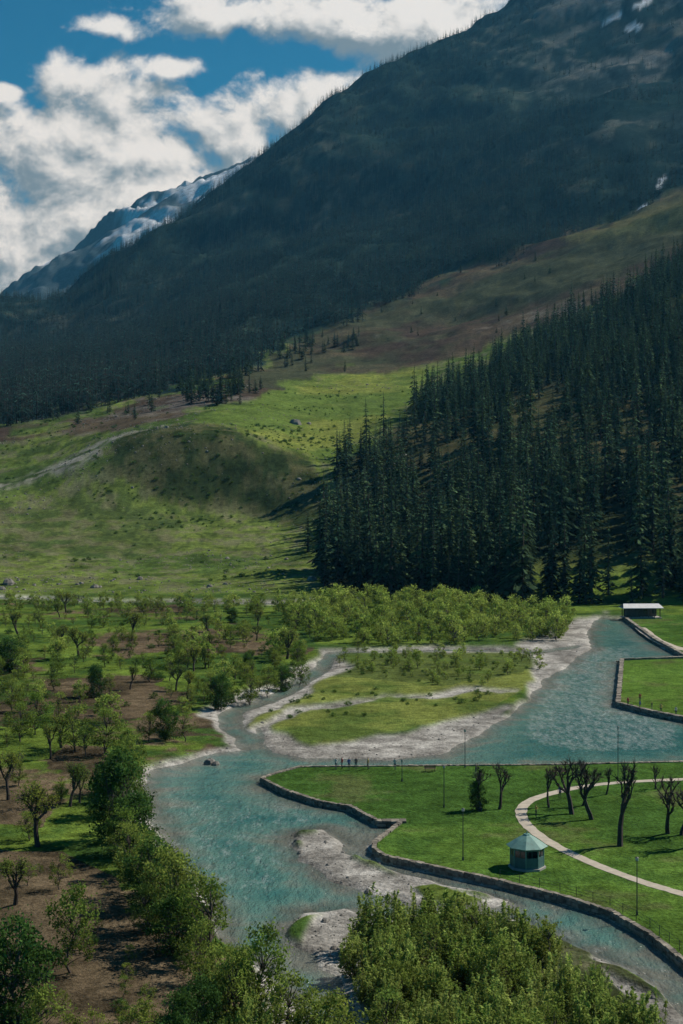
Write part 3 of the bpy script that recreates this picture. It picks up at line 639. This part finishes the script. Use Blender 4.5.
# ------------------------------------------------------------------ railing
P=GP([(500,879),(560,893),(610,907),(650,929),(690,960),(760,1005)]);b=MB();acc=[]
for i in range(len(P)-1):
    L=np.linalg.norm(P[i+1]-P[i]);n=max(1,int(L/1.8))
    for k_ in range(n): acc.append(P[i]+(P[i+1]-P[i])*k_/n)
for i,q in enumerate(acc):
    b.tube((*q,.08),(*q,1.0),.03,.03,5)
    if i: 
        for zz in (.35,.65,.95): b.tube((*acc[i-1],zz),(*q,zz),.014,.014,4)
link('metal_railing',b.mesh('metal_railing',[M_metal]))
# ------------------------------------------------------------------ pavilion at far bank
a,b_=G(641,618);pv=empty('riverside_pavilion',(a,b_,float(zat(a,b_))),.05)
M_wd=simple('timber_wall',(.12,.1,.085),.8,.2,1.5)
b=MB();b.box((0,0,.15),(11,5,.3));link('plinth',b.mesh('plinth',[M_con]),parent=pv)
b=MB()
for xx_ in np.linspace(-5,5,7):
    for yy_ in (-2.1,2.1): b.box((xx_,yy_,1.6),(.22,.22,2.6))
link('posts',b.mesh('posts',[M_wd]),parent=pv)
b=MB();b.box((0,1.2,1.6),(9.6,.15,2.6));b.box((-2.4,.2,1.2),(4.,1.8,1.8));
for xx_ in (-3.4,-.9,1.6,4.1): b.box((xx_,1.1,1.7),(1.1,.12,1.2),1)
link('back_wall',b.mesh('back_wall',[M_wd,M_glass]),parent=pv)
b=MB();V=[(-5.9,-3,2.92),(5.9,-3,2.92),(5.9,3,2.92),(-5.9,3,2.92),(-5.2,0,4.1),(5.2,0,4.1),(-5.9,-3,3.05),(5.9,-3,3.05),(5.9,3,3.05),(-5.9,3,3.05)]
b.add(V,[[6,7,5,4],[8,9,4,5],[0,1,7,6],[2,3,9,8],[1,2,8,7],[3,0,6,9],[3,2,1,0]])
me=b.mesh('roof',[M_white]);link('roof',me,parent=pv)
# ------------------------------------------------------------------ benches
M_bw=simple('bench_wood',(.14,.09,.06),.7,.2,3.)
def bench(px,py,rot):
    a,b_=G(px,py);e=empty('park_bench',(a,b_,.08),rot)
    b=MB();[b.box((0,-.16+.14*i,.45),(1.6,.11,.04)) for i in range(4)];link('seat',b.mesh('seat',[M_bw]),parent=e)
    b=MB();[b.box((0,.36+.03*i,.6+.14*i),(1.6,.03,.1)) for i in range(3)];link('backrest',b.mesh('backrest',[M_bw]),parent=e)
    b=MB()
    for s in (-.65,.65): b.box((s,-.15,.215),(.06,.06,.43));b.box((s,.3,.215),(.06,.06,.43));b.box((s,.345,.66),(.05,.05,.46))
    link('legs',b.mesh('legs',[M_metal]),parent=e)
for q in [(430,772,3.1),(560,775,3.2)]: bench(*q)
# ------------------------------------------------------------------ people
def pmat(name,shirt,trou):
    m,nt,nd,lk=newmat(name);o=N(nd,'ShaderNodeOutputMaterial');bs=N(nd,'ShaderNodeBsdfPrincipled');bs.inputs['Roughness'].default_value=.85
    tc=N(nd,'ShaderNodeTexCoord');sp=N(nd,'ShaderNodeSeparateXYZ');lk.new(tc.outputs['Object'],sp.inputs[0])
    mr=N(nd,'ShaderNodeMath',operation='DIVIDE');mr.inputs[1].default_value=2.;lk.new(sp.outputs[2],mr.inputs[0])
    cr=N(nd,'ShaderNodeValToRGB');cr.color_ramp.interpolation='CONSTANT';e=cr.color_ramp.elements
    e[0].color=(.03,.025,.02,1);e[1].position=.04;e[1].color=(*trou,1)
    for ps,cl in ((.47,shirt),(.75,(.35,.2,.13)),(.83,(.02,.015,.012))):
        q=e.new(ps);q.color=(*cl,1)
    lk.new(mr.outputs[0],cr.inputs[0]);lk.new(cr.outputs[0],bs.inputs['Base Color']);lk.new(bs.outputs[0],o.inputs['Surface']);return m
def person(x_,y_,z_,rot,mat,pose=0,h=1.7):
    sw=.16 if pose==1 else .03
    J={'pel':(0,0,.95),'sp':(0,0,1.15),'ch':(0,.01,1.38),'nk':(0,0,1.5),'hd':(0,-.02,1.6),'tp':(0,-.01,1.7),
     'lh':(.1,0,.9),'lk':(.11,-sw*.9,.5),'la':(.11,sw*.6 if pose==1 else 0,.08),'lt':(.12,-.14,.04),
     'rh':(-.1,0,.9),'rk':(-.11,sw*.2,.5),'ra':(-.12,sw*1.4,.1),'rt':(-.12,-.12,.04),
     'ls':(.19,0,1.42),'le':(.25,.05,1.14),'lw':(.24,-.08,.9),'lf':(.23,-.12,.8),
     'rs':(-.19,0,1.42),'re':(-.25,.03,1.14),'rw':(-.22,-.1,.92),'rf':(-.2,-.15,.83)}
    if pose==2: J['rw']=(-.12,-.25,1.25);J['rf']=(-.06,-.3,1.33);J['re']=(-.26,-.08,1.16)
    Rd={'pel':.14,'sp':.125,'ch':.15,'nk':.06,'hd':.1,'tp':.085,'lh':.095,'lk':.06,'la':.04,'lt':.035,'rh':.095,'rk':.06,'ra':.04,'rt':.035,'ls':.06,'le':.045,'lw':.032,'lf':.03,'rs':.06,'re':.045,'rw':.032,'rf':.03}
    E=[('pel','sp'),('sp','ch'),('ch','nk'),('nk','hd'),('hd','tp'),('pel','lh'),('lh','lk'),('lk','la'),('la','lt'),('pel','rh'),('rh','rk'),('rk','ra'),('ra','rt'),('ch','ls'),('ls','le'),('le','lw'),('lw','lf'),('ch','rs'),('rs','re'),('re','rw'),('rw','rf')]
    ks=list(J);me=bpy.data.meshes.new('person');me.from_pydata([J[k] for k in ks],[(ks.index(a),ks.index(b)) for a,b in E],[]);me.materials.append(mat)
    o=link('person',me,(x_,y_,z_),rot,h/1.75);o.modifiers.new('skin','SKIN')
    if me.skin_vertices:
        for i,k in enumerate(ks): me.skin_vertices[0].data[i].radius=(Rd[k]*.95,Rd[k]*.8);
        me.skin_vertices[0].data[0].use_root=True
    s=o.modifiers.new('sub','SUBSURF');s.levels=1;s.render_levels=1
mats=[pmat('clothes_%d'%i,s,t_) for i,(s,t_) in enumerate([((.5,.5,.48),(.05,.06,.1)),((.4,.05,.05),(.03,.03,.04)),((.05,.1,.3),(.12,.1,.08)),((.03,.03,.04),(.2,.18,.15)),((.5,.35,.1),(.05,.05,.06))])]
for i,(px,py) in enumerate([(336,770),(342,769),(349,771),(356,770),(368,770),(395,771),(628,707),(640,710),(652,711),(661,714),(676,716),(640,703),(560,800),(476,776),(536,818)]):
    a,b_=G(px,py);person(a,b_,.08,r.uniform(0,6.28),mats[i%5],i%3,r.uniform(1.6,1.78))
# ------------------------------------------------------------------ light
el,az=math.radians(45),math.radians(64)
Sd=Vector((math.sin(az)*math.cos(el),math.cos(az)*math.cos(el),math.sin(el)))
L=bpy.data.lights.new('sun','SUN');L.energy=5.0;L.angle=math.radians(.5);L.color=(1,.94,.84)
lo=bpy.data.objects.new('sun',L);lo.rotation_euler=Sd.to_track_quat('Z','Y').to_euler();bpy.context.scene.collection.objects.link(lo)
# ------------------------------------------------------------------ world
w=bpy.data.worlds.new('World');bpy.context.scene.world=w;w.use_nodes=True;nt=w.node_tree;nd=nt.nodes;lk=nt.links;nd.clear()
g=bpy.data.node_groups.new('cloud_density','ShaderNodeTree')
g.interface.new_socket('Vector',in_out='INPUT',socket_type='NodeSocketVector');g.interface.new_socket('Density',in_out='OUTPUT',socket_type='NodeSocketFloat')
gn=g.nodes;gl=g.links;gi=gn.new('NodeGroupInput');go=gn.new('NodeGroupOutput')
def dirv(px,py): return Vector(((px-U0)/F,1,(V0-py)/F)).normalized()
blobs=[(50,205,150,85),(135,150,90,60),(50,262,190,75),(220,130,75,42),(58,82,30,26),(310,105,70,36),(255,18,105,24),(345,28,90,28),(430,25,80,34),(178,66,36,11),(108,26,32,11),(2,92,22,9),(190,205,130,65)]
cur=None
for px,py,rx,ry in blobs:
    s=gn.new('ShaderNodeVectorMath');s.operation='SUBTRACT';gl.new(gi.outputs[0],s.inputs[0]);s.inputs[1].default_value=dirv(px,py)
    m_=gn.new('ShaderNodeVectorMath');m_.operation='MULTIPLY';gl.new(s.outputs[0],m_.inputs[0]);m_.inputs[1].default_value=(F/rx,F/rx,F/ry)
    l=gn.new('ShaderNodeVectorMath');l.operation='LENGTH';gl.new(m_.outputs[0],l.inputs[0])
    q=gn.new('ShaderNodeMath');q.operation='SUBTRACT';q.inputs[0].default_value=1.;gl.new(l.outputs['Value'],q.inputs[1])
    if cur is None: cur=q.outputs[0]
    else:
        x_=gn.new('ShaderNodeMath');x_.operation='SMOOTH_MAX';gl.new(cur,x_.inputs[0]);gl.new(q.outputs[0],x_.inputs[1]);x_.inputs[2].default_value=.3;cur=x_.outputs[0]
cl=gn.new('ShaderNodeMath');cl.operation='MAXIMUM';gl.new(cur,cl.inputs[0]);cl.inputs[1].default_value=-.9
c2=gn.new('ShaderNodeMath');c2.operation='MINIMUM';gl.new(cl.outputs[0],c2.inputs[0]);c2.inputs[1].default_value=.75;cl=c2
no=gn.new('ShaderNodeTexNoise');no.inputs['Scale'].default_value=17;no.inputs['Detail'].default_value=8;no.inputs['Roughness'].default_value=.6;no.inputs['Distortion'].default_value=.15
mp=gn.new('ShaderNodeMapping');mp.inputs['Scale'].default_value=(1,1,1.3);gl.new(gi.outputs[0],mp.inputs[0]);gl.new(mp.outputs[0],no.inputs['Vector'])
ma=gn.new('ShaderNodeMath');ma.operation='MULTIPLY_ADD';gl.new(no.outputs['Fac'],ma.inputs[0]);ma.inputs[1].default_value=4.;ma.inputs[2].default_value=-1.85
ad=gn.new('ShaderNodeMath');ad.operation='ADD';gl.new(ma.outputs[0],ad.inputs[0]);gl.new(cl.outputs[0],ad.inputs[1]);gl.new(ad.outputs[0],go.inputs[0])
tc=N(nd,'ShaderNodeTexCoord');nv=N(nd,'ShaderNodeVectorMath',operation='NORMALIZE');lk.new(tc.outputs['Generated'],nv.inputs[0])
A=N(nd,'ShaderNodeGroup');A.node_tree=g;lk.new(nv.outputs[0],A.inputs[0])
of=N(nd,'ShaderNodeVectorMath',operation='ADD');lk.new(nv.outputs[0],of.inputs[0]);of.inputs[1].default_value=(.006,0,.012)
B=N(nd,'ShaderNodeGroup');B.node_tree=g;lk.new(of.outputs[0],B.inputs[0])
mk=N(nd,'ShaderNodeMapRange',interpolation_type='SMOOTHSTEP');mk.inputs[1].default_value=-.2;mk.inputs[2].default_value=.5;lk.new(A.outputs[0],mk.inputs[0])
df=N(nd,'ShaderNodeMath',operation='SUBTRACT');lk.new(A.outputs[0],df.inputs[0]);lk.new(B.outputs[0],df.inputs[1])
sh=N(nd,'ShaderNodeMapRange',interpolation_type='SMOOTHSTEP');sh.inputs[1].default_value=-.55;sh.inputs[2].default_value=.6;lk.new(df.outputs[0],sh.inputs[0])
cm=N(nd,'ShaderNodeMix',data_type='RGBA');lk.new(sh.outputs[0],cm.inputs[0]);cm.inputs[6].default_value=(.17,.225,.27,1);cm.inputs[7].default_value=(.78,.80,.81,1)
sky=N(nd,'ShaderNodeTexSky');sky.sky_type='NISHITA';sky.sun_disc=False;sky.sun_elevation=el;sky.sun_rotation=az;sky.altitude=2000;sky.air_density=1.;sky.dust_density=.2;sky.ozone_density=4
tn=N(nd,'ShaderNodeMix',data_type='RGBA',blend_type='MULTIPLY');tn.inputs[0].default_value=1;lk.new(sky.outputs[0],tn.inputs[6]);tn.inputs[7].default_value=(.08,.68,.82,1)
b1=N(nd,'ShaderNodeBackground');b1.inputs[1].default_value=.075;lk.new(tn.outputs[2],b1.inputs[0])
b2=N(nd,'ShaderNodeBackground');b2.inputs[1].default_value=1.;lk.new(cm.outputs[2],b2.inputs[0])
mx=N(nd,'ShaderNodeMixShader');lk.new(mk.outputs[0],mx.inputs[0]);lk.new(b1.outputs[0],mx.inputs[1]);lk.new(b2.outputs[0],mx.inputs[2])
ow=N(nd,'ShaderNodeOutputWorld');lk.new(mx.outputs[0],ow.inputs['Surface'])
# ------------------------------------------------------------------ valley haze (real homogeneous air volume)
m,nt,nd,lk=newmat('air_haze');o=N(nd,'ShaderNodeOutputMaterial');v=N(nd,'ShaderNodeVolumeScatter');v.inputs['Color'].default_value=(.16,.58,1,1);v.inputs['Density'].default_value=.000036;v.inputs['Anisotropy'].default_value=.2
lk.new(v.outputs[0],o.inputs['Volume'])
b=MB();b.box((0,4200,1100),(9000,9200,2600));hz=link('air_haze',b.mesh('air_haze',[m]))
# ------------------------------------------------------------------ camera
cd=bpy.data.cameras.new('camera');cd.sensor_fit='VERTICAL';cd.sensor_height=36;cd.sensor_width=24;cd.lens=36*F/1024.;cd.shift_y=-32/1024.
cd.clip_start=1;cd.clip_end=30000
co=bpy.data.objects.new('camera',cd);co.location=(0,0,H);co.rotation_euler=(math.radians(90),0,0);bpy.context.scene.collection.objects.link(co)
sc=bpy.context.scene;sc.camera=co
sc.view_settings.view_transform='Standard';sc.view_settings.look='None';sc.view_settings.exposure=0
print('done',time.time()-T0)
